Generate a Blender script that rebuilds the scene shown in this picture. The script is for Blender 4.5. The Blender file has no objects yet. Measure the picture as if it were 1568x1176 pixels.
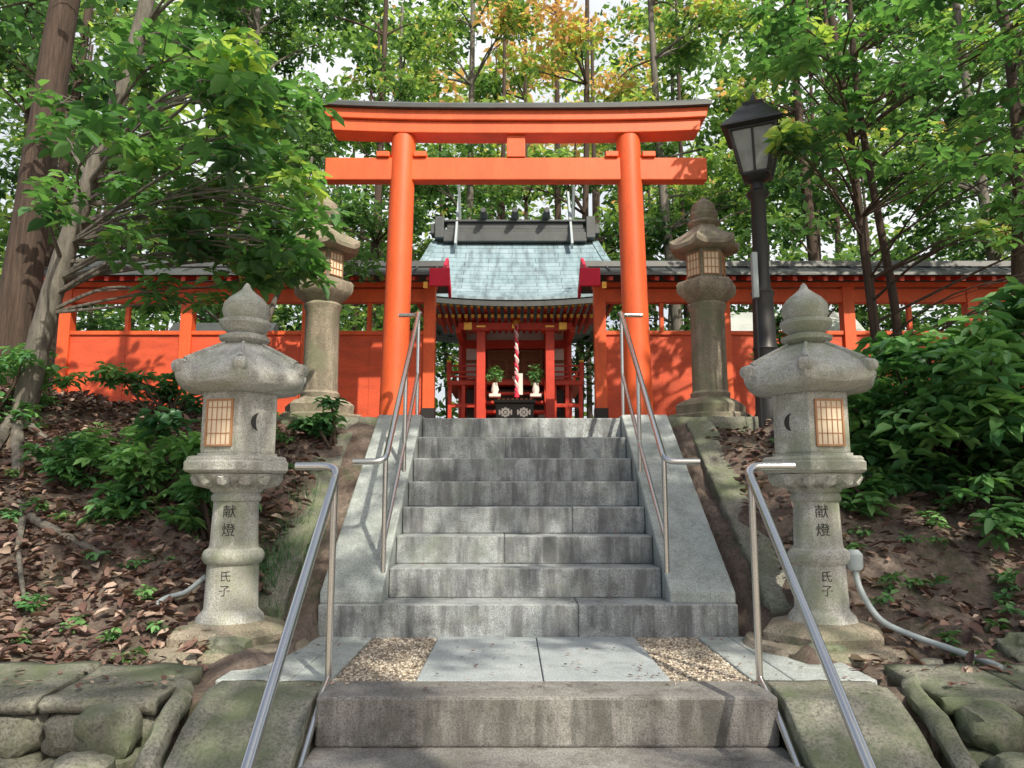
import bpy, math, random
import numpy as np
from mathutils import Vector, Matrix
R=random.Random(7)
rng=np.random.default_rng(11)
scene=bpy.context.scene
rad=math.radians
# ------------------------------------------------------------------ materials
def newmat(name):
    m=bpy.data.materials.new(name); m.use_nodes=True
    nt=m.node_tree; b=nt.nodes['Principled BSDF']
    return m,nt,b
def N(nt,t,**k):
    n=nt.nodes.new(t)
    for a,v in k.items():
        if a in n.inputs: n.inputs[a].default_value=v
        else: setattr(n,a,v)
    return n
def ramp(nt,stops):
    r=nt.nodes.new('ShaderNodeValToRGB'); e=r.color_ramp.elements
    while len(e)<len(stops): e.new(0.5)
    for i,(p,c) in enumerate(stops):
        e[i].position=p; e[i].color=(c[0],c[1],c[2],1)
    return r
def coords(nt,scale=(1,1,1)):
    tc=N(nt,'ShaderNodeTexCoord'); mp=N(nt,'ShaderNodeMapping'); mp.inputs['Scale'].default_value=scale
    nt.links.new(tc.outputs['Object'],mp.inputs['Vector']); return mp.outputs['Vector']
def noise(nt,vec,s,d=4,r=0.6):
    n=N(nt,'ShaderNodeTexNoise'); n.inputs['Scale'].default_value=s; n.inputs['Detail'].default_value=d; n.inputs['Roughness'].default_value=r
    nt.links.new(vec,n.inputs['Vector']); return n.outputs['Fac']
def mixc(nt,f,a,b,mode='MIX'):
    m=N(nt,'ShaderNodeMix',data_type='RGBA',blend_type=mode)
    L=nt.links
    if isinstance(f,(int,float)): m.inputs[0].default_value=f
    else: L.new(f,m.inputs[0])
    for i,v in ((6,a),(7,b)):
        if isinstance(v,tuple): m.inputs[i].default_value=(v[0],v[1],v[2],1)
        else: L.new(v,m.inputs[i])
    return m.outputs[2]
def bump(nt,b,h,st=0.3,dist=0.01):
    bp=N(nt,'ShaderNodeBump'); bp.inputs['Strength'].default_value=st; bp.inputs['Distance'].default_value=dist
    nt.links.new(h,bp.inputs['Height']); nt.links.new(bp.outputs['Normal'],b.inputs['Normal'])
def stone(name,c1,c2,moss=None,mossamt=0.5,speck=90,streak=0.0,rough=0.85,big=1.6,dark=(0.05,0.05,0.045),stain=.6):
    m,nt,b=newmat(name); v=coords(nt)
    n1=noise(nt,v,big,6,.65); r1=ramp(nt,[(.35,c1),(.65,c2)]); nt.links.new(n1,r1.inputs[0])
    n2=noise(nt,v,speck,3,.8); r2=ramp(nt,[(.36,(.35,.35,.36)),(.5,(1,1,1)),(.66,(1.35,1.35,1.35))]); nt.links.new(n2,r2.inputs[0])
    c=mixc(nt,.85,r1.outputs[0],r2.outputs[0],'MULTIPLY')
    n4=noise(nt,v,6,7,.75); r4=ramp(nt,[(.33,(.38,.37,.35)),(.52,(1,1,1))]); nt.links.new(n4,r4.inputs[0])
    c=mixc(nt,stain,c,r4.outputs[0],'MULTIPLY')
    if streak>0:
        v2=coords(nt,(6,6,.9)); n3=noise(nt,v2,1.3,5,.65)
        inv=ramp(nt,[(.43,(0,0,0)),(.60,(streak,streak,streak))]); nt.links.new(n3,inv.inputs[0])
        ge=N(nt,'ShaderNodeNewGeometry'); sx=N(nt,'ShaderNodeSeparateXYZ'); nt.links.new(ge.outputs['True Normal'],sx.inputs[0])
        ab=N(nt,'ShaderNodeMath',operation='ABSOLUTE'); nt.links.new(sx.outputs[2],ab.inputs[0])
        su=N(nt,'ShaderNodeMath',operation='SUBTRACT'); su.inputs[0].default_value=1; nt.links.new(ab.outputs[0],su.inputs[1])
        mu=N(nt,'ShaderNodeMath',operation='MULTIPLY'); nt.links.new(su.outputs[0],mu.inputs[0]); nt.links.new(inv.outputs[0],mu.inputs[1])
        c=mixc(nt,mu.outputs[0],c,dark)
    if moss:
        n5=noise(nt,v,2.7,7,.7); rm=ramp(nt,[(.62-mossamt*.3,(0,0,0)),(.74-mossamt*.2,(.8,.8,.8))]); nt.links.new(n5,rm.inputs[0])
        c=mixc(nt,rm.outputs[0],c,moss)
    nt.links.new(c,b.inputs['Base Color']); b.inputs['Roughness'].default_value=rough
    ad=N(nt,'ShaderNodeMath',operation='MULTIPLY_ADD'); nt.links.new(n4,ad.inputs[0]); ad.inputs[1].default_value=3; nt.links.new(n2,ad.inputs[2])
    bump(nt,b,ad.outputs[0],.5,.008)
    return m
def paint(name,c,rough=.45,var=.25,grain=(1,1,1),scale=6,metal=0,bumpst=.08,dirt=0):
    m,nt,b=newmat(name); v=coords(nt,grain)
    n1=noise(nt,v,scale,5,.65)
    d=tuple(x*(1-var) for x in c); l=tuple(min(1,x*(1+var*.5)) for x in c)
    r1=ramp(nt,[(.3,d),(.62,c),(.8,l)]); nt.links.new(n1,r1.inputs[0]); c2=r1.outputs[0]
    if dirt:
        n2=noise(nt,v,2.2,7,.75); r2=ramp(nt,[(.35,(1-dirt,)*3),(.55,(1,1,1))]); nt.links.new(n2,r2.inputs[0]); c2=mixc(nt,1.0,c2,r2.outputs[0],'MULTIPLY')
        n3=noise(nt,v,40,4,.8); r3=ramp(nt,[(.3,(1-dirt,)*3),(.5,(1,1,1))]); nt.links.new(n3,r3.inputs[0]); c2=mixc(nt,1.0,c2,r3.outputs[0],'MULTIPLY')
    nt.links.new(c2,b.inputs['Base Color']); b.inputs['Roughness'].default_value=rough; b.inputs['Metallic'].default_value=metal
    bump(nt,b,n1,bumpst,.01)
    return m
GRANITE=stone('granite_pale',(.42,.43,.41),(.60,.61,.58),(.25,.29,.20),.5,110,.55,dark=(.20,.19,.16),stain=.65)
GRANITE_B=stone('granite_weathered',(.27,.235,.18),(.40,.35,.28),(.16,.18,.11),.5,80,.6,dark=(.12,.10,.08))
STEP=stone('step_granite',(.29,.32,.335),(.45,.485,.50),(.22,.25,.22),.3,120,.85,dark=(.11,.115,.125),stain=.8)
STEP_D=stone('step_granite_dark',(.17,.168,.165),(.31,.305,.295),(.15,.155,.125),.3,100,.7,stain=.8)
SLAB=stone('paving_slab',(.36,.41,.44),(.46,.51,.54),None,0,130,.0,stain=.4)
BAL=stone('balustrade_stone',(.36,.41,.41),(.47,.52,.52),(.29,.34,.31),.3,130,.4,dark=(.22,.23,.22),stain=.55)
MOSSY=stone('mossy_stone',(.17,.17,.14),(.29,.29,.25),(.12,.155,.08),.65,60,.4)
VERM=paint('vermilion_paint',(.84,.135,.038),.5,.16,(1,1,.3),3,dirt=.2)
VERM_W=paint('vermilion_boards',(.76,.11,.042),.55,.22,(.5,1,2),3,dirt=.25)
RED=paint('red_lacquer',(.66,.065,.035),.45,.2)
CRIM=paint('crimson_cloth',(.70,.02,.07),.7,.15)
DARK=paint('dark_metal_roof',(.075,.085,.09),.5,.3)
BLACK=paint('black_iron',(.022,.022,.024),.45,.3,bumpst=.03)
BLKW_VOID=paint('black_wood_and_void',(.02,.018,.016),.5,.3)
WHITE=paint('white_plaster',(.82,.81,.77),.8,.08)
PAPER=paint('paper_screen',(.78,.66,.50),.8,.15)
WOOD=paint('brown_wood',(.30,.13,.06),.6,.3,(6,6,.6),8)
WOODL=paint('window_frame_wood',(.46,.24,.12),.6,.25,(6,6,.6),8)
GOLD=paint('gold_fitting',(.85,.55,.12),.3,.15,metal=.8)
YEL=paint('yellow_paint',(.8,.55,.08),.5,.1)
STEEL=paint('stainless_steel',(.66,.66,.66),.24,.06,metal=1,bumpst=0)
PIPE=paint('grey_conduit',(.38,.44,.47),.5,.1)
GLASSM=paint('frosted_lamp_glass',(.30,.32,.31),.15,.3)
PALE=paint('pale_sheet_roof',(.50,.54,.54),.5,.15,dirt=.2)
INK_HOLE=paint('ink_and_hole_black',(.03,.03,.03),.7,.0)
BARK=paint('grey_bark',(.20,.185,.16),.9,.5,(5,5,.9),5,bumpst=.8,dirt=.45)
BARKD=paint('brown_bark',(.095,.065,.05),.9,.6,(8,8,.5),5,bumpst=1,dirt=.4)
LOG=paint('old_log',(.12,.08,.05),.9,.4,(1,4,4),5,bumpst=.8)
def copper():
    m,nt,b=newmat('copper_patina_roof'); v=coords(nt)
    n1=noise(nt,v,3,5,.6); r=ramp(nt,[(.3,(.24,.34,.40)),(.7,(.35,.47,.54))]); nt.links.new(n1,r.inputs[0])
    w=N(nt,'ShaderNodeTexBrick'); w.inputs['Scale'].default_value=1; w.inputs['Brick Width'].default_value=.9; w.inputs['Row Height'].default_value=.14
    w.inputs['Mortar Size'].default_value=.008; w.inputs['Color1'].default_value=(1,1,1,1); w.inputs['Color2'].default_value=(.8,.86,.86,1); w.inputs['Mortar'].default_value=(.3,.32,.32,1)
    nt.links.new(v,w.inputs['Vector'])
    c=mixc(nt,.85,r.outputs[0],w.outputs['Color'],'MULTIPLY')
    n2=noise(nt,coords(nt,(5,.8,.8)),1.6,6,.7); r2=ramp(nt,[(.36,(.55,.55,.55)),(.55,(1,1,1))]); nt.links.new(n2,r2.inputs[0]); c=mixc(nt,1.0,c,r2.outputs[0],'MULTIPLY')
    nt.links.new(c,b.inputs['Base Color']); b.inputs['Roughness'].default_value=.5
    bump(nt,b,w.outputs['Fac'],-.3,.01); return m
COPPER=copper()
def gravelm():
    m,nt,b=newmat('beige_gravel'); v=coords(nt)
    vo=N(nt,'ShaderNodeTexVoronoi'); vo.inputs['Scale'].default_value=55; nt.links.new(v,vo.inputs['Vector'])
    sep=N(nt,'ShaderNodeSeparateColor'); nt.links.new(vo.outputs['Color'],sep.inputs[0])
    r=ramp(nt,[(0,(.30,.24,.18)),(.5,(.58,.50,.40)),(1,(.78,.73,.64))]); nt.links.new(sep.outputs[0],r.inputs[0])
    r2=ramp(nt,[(.3,(1,1,1)),(.75,(.3,.3,.3))]); nt.links.new(vo.outputs['Distance'],r2.inputs[0])
    c=mixc(nt,1.0,r.outputs[0],r2.outputs[0],'MULTIPLY'); nt.links.new(c,b.inputs['Base Color']); b.inputs['Roughness'].default_value=.9
    bump(nt,b,vo.outputs['Distance'],-.8,.02); return m
GRAVEL=gravelm()
def groundm():
    m,nt,b=newmat('forest_soil'); v=coords(nt)
    n1=noise(nt,v,1.3,7,.7); r=ramp(nt,[(.3,(.085,.065,.055)),(.5,(.19,.155,.135)),(.7,(.31,.27,.24))]); nt.links.new(n1,r.inputs[0])
    n2=noise(nt,v,28,5,.8); r2=ramp(nt,[(.3,(.4,.35,.33)),(.65,(1.3,1.25,1.2))]); nt.links.new(n2,r2.inputs[0])
    c=mixc(nt,.9,r.outputs[0],r2.outputs[0],'MULTIPLY')
    n3=noise(nt,v,3.1,6,.7); r3=ramp(nt,[(.54,(0,0,0)),(.64,(.7,.7,.7))]); nt.links.new(n3,r3.inputs[0])
    c=mixc(nt,r3.outputs[0],c,(.08,.095,.05)); nt.links.new(c,b.inputs['Base Color']); b.inputs['Roughness'].default_value=.95
    bump(nt,b,n2,.9,.03); return m
SOIL=groundm()
def leafm(name,stops,trans=.45,rough=.42,cheap=False,tint=(1.5,1.6,.85)):
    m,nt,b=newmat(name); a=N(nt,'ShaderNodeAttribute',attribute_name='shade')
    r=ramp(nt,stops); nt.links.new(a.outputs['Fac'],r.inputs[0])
    if cheap:
        nt.nodes.remove(b); b=N(nt,'ShaderNodeBsdfDiffuse'); nt.links.new(r.outputs[0],b.inputs['Color'])
    else:
        nt.links.new(r.outputs[0],b.inputs['Base Color']); b.inputs['Roughness'].default_value=rough
    t=N(nt,'ShaderNodeBsdfTranslucent'); tc=mixc(nt,1.0,r.outputs[0],tint,'MULTIPLY'); nt.links.new(tc,t.inputs['Color'])
    ms=N(nt,'ShaderNodeMixShader'); ms.inputs[0].default_value=trans
    nt.links.new(b.outputs[0],ms.inputs[1]); nt.links.new(t.outputs[0],ms.inputs[2])
    nt.links.new(ms.outputs[0],nt.nodes['Material Output'].inputs['Surface']); return m
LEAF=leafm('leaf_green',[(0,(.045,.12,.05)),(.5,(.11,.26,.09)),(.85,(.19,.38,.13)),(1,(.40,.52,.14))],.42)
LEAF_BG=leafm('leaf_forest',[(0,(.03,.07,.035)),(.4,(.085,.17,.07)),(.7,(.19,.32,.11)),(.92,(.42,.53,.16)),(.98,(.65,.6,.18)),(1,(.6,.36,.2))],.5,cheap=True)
LEAF_C=leafm('leaf_canopy',[(0,(.05,.12,.05)),(1,(.14,.28,.10))],.5,cheap=True)
LEAF_SH=leafm('leaf_shrub',[(0,(.04,.125,.055)),(.6,(.11,.27,.10)),(1,(.23,.44,.16))],.3,.35)
LEAF_DEAD=leafm('leaf_dead',[(0,(.06,.035,.033)),(.4,(.16,.09,.075)),(.75,(.29,.19,.15)),(1,(.50,.39,.33))],.1,.7)
# ------------------------------------------------------------------ mesh builder
CT=bpy.data.textures.new('rough_clouds','CLOUDS'); CT.noise_scale=.16; CT.noise_depth=3
def empty(name):
    e=bpy.data.objects.new(name,None); scene.collection.objects.link(e); return e
class MB:
    def __init__(s): s.v=[]; s.f=[]
    def add(s,vs,fs):
        o=len(s.v); s.v+= [tuple(p) for p in vs]; s.f+=[tuple(i+o for i in f) for f in fs]; return s
    def box(s,x0,x1,y0,y1,z0,z1):
        return s.add([(x0,y0,z0),(x1,y0,z0),(x1,y1,z0),(x0,y1,z0),(x0,y0,z1),(x1,y0,z1),(x1,y1,z1),(x0,y1,z1)],
          [(0,3,2,1),(4,5,6,7),(0,1,5,4),(1,2,6,5),(2,3,7,6),(3,0,4,7)])
    def obox(s,c,hx,hy,hz,ang=0,tx=0):
        M=Matrix.Translation(c)@Matrix.Rotation(ang,4,'Z')@Matrix.Rotation(tx,4,'X')
        p=[M@Vector((a*hx,b*hy,d*hz)) for d in(-1,1) for a,b in((-1,-1),(1,-1),(1,1),(-1,1))]
        return s.add(p,[(0,3,2,1),(4,5,6,7),(0,1,5,4),(1,2,6,5),(2,3,7,6),(3,0,4,7)])
    def prism(s,poly,x0,x1):
        n=len(poly); vs=[(x0,a,b) for a,b in poly]+[(x1,a,b) for a,b in poly]
        return s.add(vs,[tuple(range(n)),tuple(range(2*n-1,n-1,-1))]+[(i,i+n,(i+1)%n+n,(i+1)%n) for i in range(n)])
    def rings(s,rs,cap=True):
        n=len(rs[0]); vs=[p for r in rs for p in r]; fs=[]
        for k in range(len(rs)-1):
            for i in range(n):
                j=(i+1)%n; fs.append((k*n+i,k*n+j,(k+1)*n+j,(k+1)*n+i))
        if cap: fs.append(tuple(range(n-1,-1,-1))); fs.append(tuple((len(rs)-1)*n+i for i in range(n)))
        return s.add(vs,fs)
    def lathe(s,cx,cy,prof,n=32,kind='round',rot=0,lift=0):
        rs=[]
        for pr in prof:
            r,z=pr[0],pr[1]; lf=pr[2] if len(pr)>2 else 0; ring=[]
            for i in range(n):
                t=2*math.pi*i/n; q=1;c=0
                if kind!='round':
                    k={'hex':6,'sq':4}[kind]; a=2*math.pi/k
                    q=math.cos(a/2)/math.cos((t%a)-a/2); c=((q-math.cos(a/2))/(1-math.cos(a/2)))**2
                ring.append((cx+r*q*math.cos(t+rot),cy+r*q*math.sin(t+rot),z+lf*c))
            rs.append(ring)
        return s.rings(rs)
    def tube(s,pts,radii,n=8,cap=True,wob=0):
        pts=[Vector(p) for p in pts]
        if not hasattr(radii,'__len__'): radii=[radii]*len(pts)
        rs=[];u=None
        for i,p in enumerate(pts):
            t=(pts[min(i+1,len(pts)-1)]-pts[max(i-1,0)]).normalized()
            if u is None: u=t.orthogonal().normalized()
            u=(u-t*u.dot(t)).normalized(); w=t.cross(u)
            rs.append([tuple(p+(u*math.cos(2*math.pi*j/n)+w*math.sin(2*math.pi*j/n))*radii[i]*(1+wob*R.uniform(-1,1))) for j in range(n)])
        return s.rings(rs,cap)
    def obj(s,name,mat,parent=None,bevel=0,smooth=False,seg=2,rough=0):
        me=bpy.data.meshes.new(name); me.from_pydata(s.v,[],s.f); me.update()
        import bmesh
        bm=bmesh.new(); bm.from_mesh(me); bmesh.ops.recalc_face_normals(bm,faces=bm.faces)
        if rough:   # cut long faces so that the stone can be made uneven
            for ax in range(3):
                lo=min(v.co[ax] for v in bm.verts); hi=max(v.co[ax] for v in bm.verts); c=lo+.07
                while c<hi-.02:
                    co=[0,0,0]; no=[0,0,0]; co[ax]=c+.0031; no[ax]=1
                    bmesh.ops.bisect_plane(bm,geom=bm.verts[:]+bm.edges[:]+bm.faces[:],plane_co=co,plane_no=no); c+=.07
        bm.to_mesh(me); bm.free()
        me.materials.append(mat); o=bpy.data.objects.new(name,me); scene.collection.objects.link(o)
        if parent: o.parent=parent
        if smooth or rough:
            me.polygons.foreach_set('use_smooth',[True]*len(me.polygons))
        if bevel:
            b=o.modifiers.new('bv','BEVEL'); b.width=bevel; b.segments=seg; b.limit_method='ANGLE'; b.angle_limit=rad(40)
        if rough:
            d=o.modifiers.new('dp','DISPLACE'); d.texture=CT; d.texture_coords='GLOBAL'; d.strength=rough; d.mid_level=.5
        elif smooth:
            md=o.modifiers.new('es','EDGE_SPLIT'); md.split_angle=rad(38)
        return o
def fillet(pts,r=.1,k=5):
    pts=[Vector(p) for p in pts]; out=[pts[0]]
    for i in range(1,len(pts)-1):
        a=pts[i]+(pts[i-1]-pts[i]).normalized()*r; b=pts[i]+(pts[i+1]-pts[i]).normalized()*r
        for j in range(k+1):
            t=j/k; out.append(a*(1-t)**2+pts[i]*2*t*(1-t)+b*t*t)
    out.append(pts[-1]); return out
def spline(pts,k=6):
    P=[Vector(p) for p in pts]; out=[]
    for i in range(len(P)-1):
        p0=P[max(i-1,0)];p1=P[i];p2=P[i+1];p3=P[min(i+2,len(P)-1)]
        for j in range(k):
            t=j/k; out.append(.5*((2*p1)+(p2-p0)*t+(2*p0-5*p1+4*p2-p3)*t*t+(3*p1-p0-3*p2+p3)*t**3))
    out.append(P[-1]); return out
# ------------------------------------------------------------------ leaves
def nrm(a): return a/np.maximum(np.linalg.norm(a,axis=1,keepdims=True),1e-6)
def leafmesh(name,P,D,U,L,W,shade,mat,parent=None,fine=False):
    D=nrm(D); S=nrm(np.cross(D,U)); U=np.cross(S,D); n=len(P)
    L=L[:,None]; W=W[:,None]
    if fine:
        a=P; r1=P+D*L*.3+S*W*.5+U*W*.18; r2=P+D*L*.68+S*W*.42+U*W*.12-U*L*.03; t=P+D*L-U*L*.16
        l2=r2-S*W*.84; l1=r1-S*W
        V=np.stack([a,r1,r2,t,l2,l1],1).reshape(-1,3); k=6
        base=np.arange(n)[:,None]*6
        F=np.concatenate([base+np.array([0,1,2,3]),base+np.array([0,3,4,5])],1).reshape(-1,4)
    else:
        V=np.stack([P,P+D*L*.45+S*W*.5,P+D*L-U*L*.1,P+D*L*.45-S*W*.5],1).reshape(-1,3); k=4
        F=np.arange(n*4).reshape(-1,4)
    me=bpy.data.meshes.new(name); me.vertices.add(len(V)); me.vertices.foreach_set('co',V.astype(np.float32).ravel())
    me.loops.add(F.size); me.loops.foreach_set('vertex_index',F.astype(np.int32).ravel())
    me.polygons.add(len(F)); me.polygons.foreach_set('loop_start',np.arange(0,F.size,4,dtype=np.int32))
    me.update(calc_edges=True)
    at=me.attributes.new('shade','FLOAT','POINT'); at.data.foreach_set('value',np.repeat(np.clip(shade,0,1),k).astype(np.float32))
    me.materials.append(mat); o=bpy.data.objects.new(name,me); scene.collection.objects.link(o)
    if parent: o.parent=parent
    return o
def whorl_leaves(C,nl,L,up=.9,jit=.25,droop=-.15):
    n=len(C); ph=rng.uniform(0,6.28,n); P=[];D=[];U=[]
    tilt=rng.normal(0,.35,(n,3)); tilt[:,2]=1; tilt=nrm(tilt)
    for i in range(nl):
        a=ph+6.283*i/nl+rng.normal(0,.2,n); e=rng.normal(droop,jit,n)
        d=np.stack([np.cos(a)*np.cos(e),np.sin(a)*np.cos(e),np.sin(e)],1)
        d=d-tilt*np.sum(d*tilt,1,keepdims=True)*.8+np.array([0,0,1])*e[:,None]*.5
        P.append(C+nrm(d)*L*.08+rng.normal(0,L*.12,(n,3))); D.append(d); U.append(tilt)
    P=np.concatenate(P);D=np.concatenate(D);U=np.concatenate(U); m=len(P)
    return P,D,U,L*rng.uniform(.6,1.2,m)
def blob(c,r,n):
    p=nrm(rng.normal(0,1,(n,3)))*(rng.uniform(0,1,(n,1))**.45)
    return np.array(c)+p*np.array(r)
def foliage(name,clumps,nper,L,mat,parent=None,whorl=0,sh=(0.45,.22),aspect=.5,fine=False,bright=None):
    Ps=[];Ss=[]
    for i,(c,r) in enumerate(clumps):
        n=nper
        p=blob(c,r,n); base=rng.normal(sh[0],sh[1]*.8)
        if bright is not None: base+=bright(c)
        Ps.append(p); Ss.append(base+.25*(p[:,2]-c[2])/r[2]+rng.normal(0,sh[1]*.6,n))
    P=np.concatenate(Ps); S=np.concatenate(Ss)
    if whorl:
        P,D,U,Ls=whorl_leaves(P,whorl,L); S=np.tile(S,whorl)+rng.normal(0,.1,len(P))
    else:
        n=len(P); D=rng.normal(0,1,(n,3)); D[:,2]=D[:,2]*.5-.3; U=rng.normal(0,.6,(n,3)); U[:,2]+=1; Ls=L*rng.uniform(.6,1.3,n)
    return leafmesh(name,P,D,U,Ls,Ls*aspect*rng.uniform(.8,1.2,len(P)),S,mat,parent,fine)
def tree(name,trunk,r0,r1,clumps,nper,L,lmat,bark,whorl=0,sh=(.45,.22),limbfrac=1.0,fine=False,extra=None,aspect=.5,bright=None,limb_r=.05):
    e=empty(name); pts=spline(trunk,5); n=len(pts)
    rr=[r0*(1-i/(n-1))+r1*(i/(n-1)) for i in range(n)]; rr[0]*=1.5; rr[1]*=1.15
    t=MB().tube(pts,rr,12,wob=.05)
    for i,(c,r) in enumerate(clumps):
        if R.random()>limbfrac: continue
        c=Vector(c)
        cand=[p for p in pts[2:] if p.z<c.z+.1] or pts[2:4]
        s=min(cand,key=lambda p:(p-c).length+ .3*abs(p.z-(c.z-1)))
        mid=(s+c)/2+Vector((R.uniform(-.15,.15),R.uniform(-.15,.15),R.uniform(.0,.25)))*(s-c).length*.5
        lp=spline([s,mid,c],5); rb=limb_r*R.uniform(.7,1.3)
        t.tube(lp,[rb*(1-.8*k/(len(lp)-1)) for k in range(len(lp))],6)
        for q in range(4):
            d=Vector((R.uniform(-1,1)*r[0],R.uniform(-1,1)*r[1],R.uniform(-.6,.6)*r[2]))
            st=lp[R.randrange(4,len(lp))]; t.tube([st,st+(c+d-st)*.5+Vector((0,0,.05)),c+d],[rb*.35,rb*.25,rb*.1],5)
    if extra: extra(t)
    t.obj('trunk_and_limbs',bark,e,smooth=True)
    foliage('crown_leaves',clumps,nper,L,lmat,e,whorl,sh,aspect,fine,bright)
    return e
# ------------------------------------------------------------------ ground
def ss(t): t=np.clip(t,0,1); return t*t*(3-2*t)
def vnoise(x,y,s,seed=0):
    return (np.sin(x*s*1.7+seed+1.3*np.sin(y*s*1.1+seed))*np.cos(y*s*1.9-seed*2+1.1*np.sin(x*s*.9)))
def H(x,y):
    x=np.asarray(x,float); y=np.asarray(y,float)
    t=np.clip((y-4.6)/3.5,0,1); z=-1.04+1.78*(.45*t+.55*ss(t))
    ax=np.abs(x-.1)
    z=z+ss((ax-2.6)/4)*.5*ss((y-5)/5)
    nearb=(ax>1.45)&(ax<2.3)&(y>4.8)&(y<7.9)
    z=z-np.where(nearb,.22*np.sin(np.clip((y-4.8)/3.1,0,1)*3.14)*(1-np.clip((ax-1.7)/.6,0,1)),0)
    lump=.06*vnoise(x,y,2.3,1)+.04*vnoise(x,y,5.1,3)+.02*vnoise(x,y,13,5)
    z=z+lump*np.where((ax>1.6)&(y>4.4)&((y<8)|(ax>3.4)),1,.0)
    z=np.where(y<4.05,-1.95,z)
    z=z+np.clip(y-17,0,80)*.10
    cor=(x>-1.4)&(x<1.6)
    cz=np.where(y<4.2,-1.95,np.where(y<5.55,-1.2,np.minimum(-1.3+(y-5.5)*.68,.74)))
    cz=np.where(y>8,.74,cz)
    z=np.where(cor&(y<=8.2),cz,z)
    return z
def axis(a,b,step,lo,hi):
    c=list(np.arange(a,b+1e-6,step)); s=step; v=b
    while v<hi: s*=1.35; v+=s; c.append(v)
    s=step; v=a
    while v>lo: s*=1.35; v-=s; c.insert(0,v)
    return np.array(c)
xs=axis(-8,9,.1,-160,160); ys=axis(2.5,12,.1,-120,220)
X,Y=np.meshgrid(xs,ys); Z=H(X,Y); nx,ny=len(xs),len(ys)
me=bpy.data.meshes.new('ground')
fs=[(j*nx+i,j*nx+i+1,(j+1)*nx+i+1,(j+1)*nx+i) for j in range(ny-1) for i in range(nx-1)]
me.from_pydata(np.stack([X.ravel(),Y.ravel(),Z.ravel()],1).tolist(),[],fs); me.materials.append(SOIL)
me.polygons.foreach_set('use_smooth',[True]*len(fs))
g=bpy.data.objects.new('ground',me); scene.collection.objects.link(g)
def h1(x,y): return float(H(x,y))
# ------------------------------------------------------------------ rocks
import bmesh
from mathutils import noise as mn
def rockverts(m,x,y,z,sx,sy,sz,seed=0,sub=3,amp=.5):
    bm=bmesh.new(); bmesh.ops.create_icosphere(bm,subdivisions=sub,radius=1); vs=[]
    for v in bm.verts:
        p=v.co.copy(); d=mn.noise(p*1.1+Vector((seed*7.1,0,0)))*amp+mn.noise(p*3+Vector((seed,3,0)))*.15+mn.noise(p*8+Vector((seed,3,0)))*.05
        p=p*(1+d); p=Vector([math.copysign(min(abs(q),.86+.0*q),q) for q in p]); vs.append((x+p.x*sx,y+p.y*sy,z+p.z*sz))
    m.add(vs,[tuple(v.index for v in f.verts) for f in bm.faces]); bm.free()
def rock(x,y,z,sx,sy,sz,mat=GRANITE_B,seed=0):
    m=MB(); rockverts(m,x,y,z,sx,sy,sz,seed,4); m.obj('rock',mat,None,smooth=True)
# ------------------------------------------------------------------ upper stairs
RS=.221; TR=.324; Y1=5.53
e=empty('stone_stairs')
m=MB()
for k in range(1,9):
    y0=Y1+TR*(k-1); z1=-1+RS*k; z0=z1-RS+ (0 if k>1 else -.05)
    xa,xb=(-1.375,1.60) if k==1 else (-.925,1.125)
    cuts=[xa]+([xa+(xb-xa)*R.choice((.3,.42,.62,.7))] if k in(1,3,4,7) else [])+[xb]
    for a,b in zip(cuts[:-1],cuts[1:]):
        o=R.uniform(-.002,.002); m.box(a+.0008,b-.0008,y0+o,y0+TR+.06,z0+.0015,z1+R.uniform(-.001,.001))
m.obj('steps',STEP,e,bevel=.011)
m=MB()
for a,b in((-1.375,-.93),(1.13,1.60)):
    m.prism([(5.575,-.778),(5.575,-.70),(7.78,.80),(8.15,.80),(8.15,-.9),(5.9,-.9)],a,b)
m.obj('side_slope_stones',BAL,e,bevel=.012)
m=MB()
for a,b in((-1.88,-1.62),(1.82,2.1)):
    m.prism([(5.5,-1.1),(5.5,-.80),(7.9,.74),(7.9,.2),(6.2,-1.1)],a,b)
for a,b in((-2.3,-1.39),(-3.05,-2.31),(1.63,2.45),(2.46,3.3)):
    m.box(a,b,7.93+R.uniform(-.02,.02),8.3,.42,.795)
m.obj('terrace_edging',MOSSY,e,rough=.05)
# landing
e=empty('stone_landing')
m=MB(); cx=.17
for a,b,c,d in((-.52,.169,4.265,5.53),(.171,.86,4.265,5.53)):
    m.box(a+.002,b-.002,c,d,-1.2,-1.0+R.uniform(-.002,.002))
m.obj('paving_slabs',SLAB,e,bevel=.006)
m=MB()
for a,b in((-1.6,-1.2),(1.52,1.97)): m.box(a,b,4.265,5.52,-1.25,-.996)
m.box(-1.2,-.98,4.265,5.52,-1.25,-.998).box(1.30,1.52,4.265,5.52,-1.25,-.998)
m.obj('side_paving',BAL,e,bevel=.01)
m=MB().box(-.976,-.524,4.267,5.525,-1.2,-1.012).box(.864,1.296,4.267,5.525,-1.2,-1.012)
m.obj('gravel_bed',GRAVEL,e)
m=MB()
for a,b in((-.97,1.32),): m.box(a,b-.002,3.93,4.262,-1.236,-.998)
m.obj('front_kerb',STEP_D,e,bevel=.015)
n=3500; gx=np.where(rng.random(n)<.5,rng.uniform(-.97,-.53,n),rng.uniform(.87,1.29,n)); gy=rng.uniform(4.28,5.52,n)
s=rng.uniform(.006,.014,n); base=np.array([[1,0,0],[-1,0,0],[0,1,0],[0,-1,0],[0,0,.7],[0,0,-.7]])
V=(base[None]*s[:,None,None]*rng.uniform(.7,1.3,(n,6,1))+np.stack([gx,gy,np.full(n,-1.008)],1)[:,None]).reshape(-1,3)
tri=[(0,2,4),(2,1,4),(1,3,4),(3,0,4),(2,0,5),(1,2,5),(3,1,5),(0,3,5)]
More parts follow.
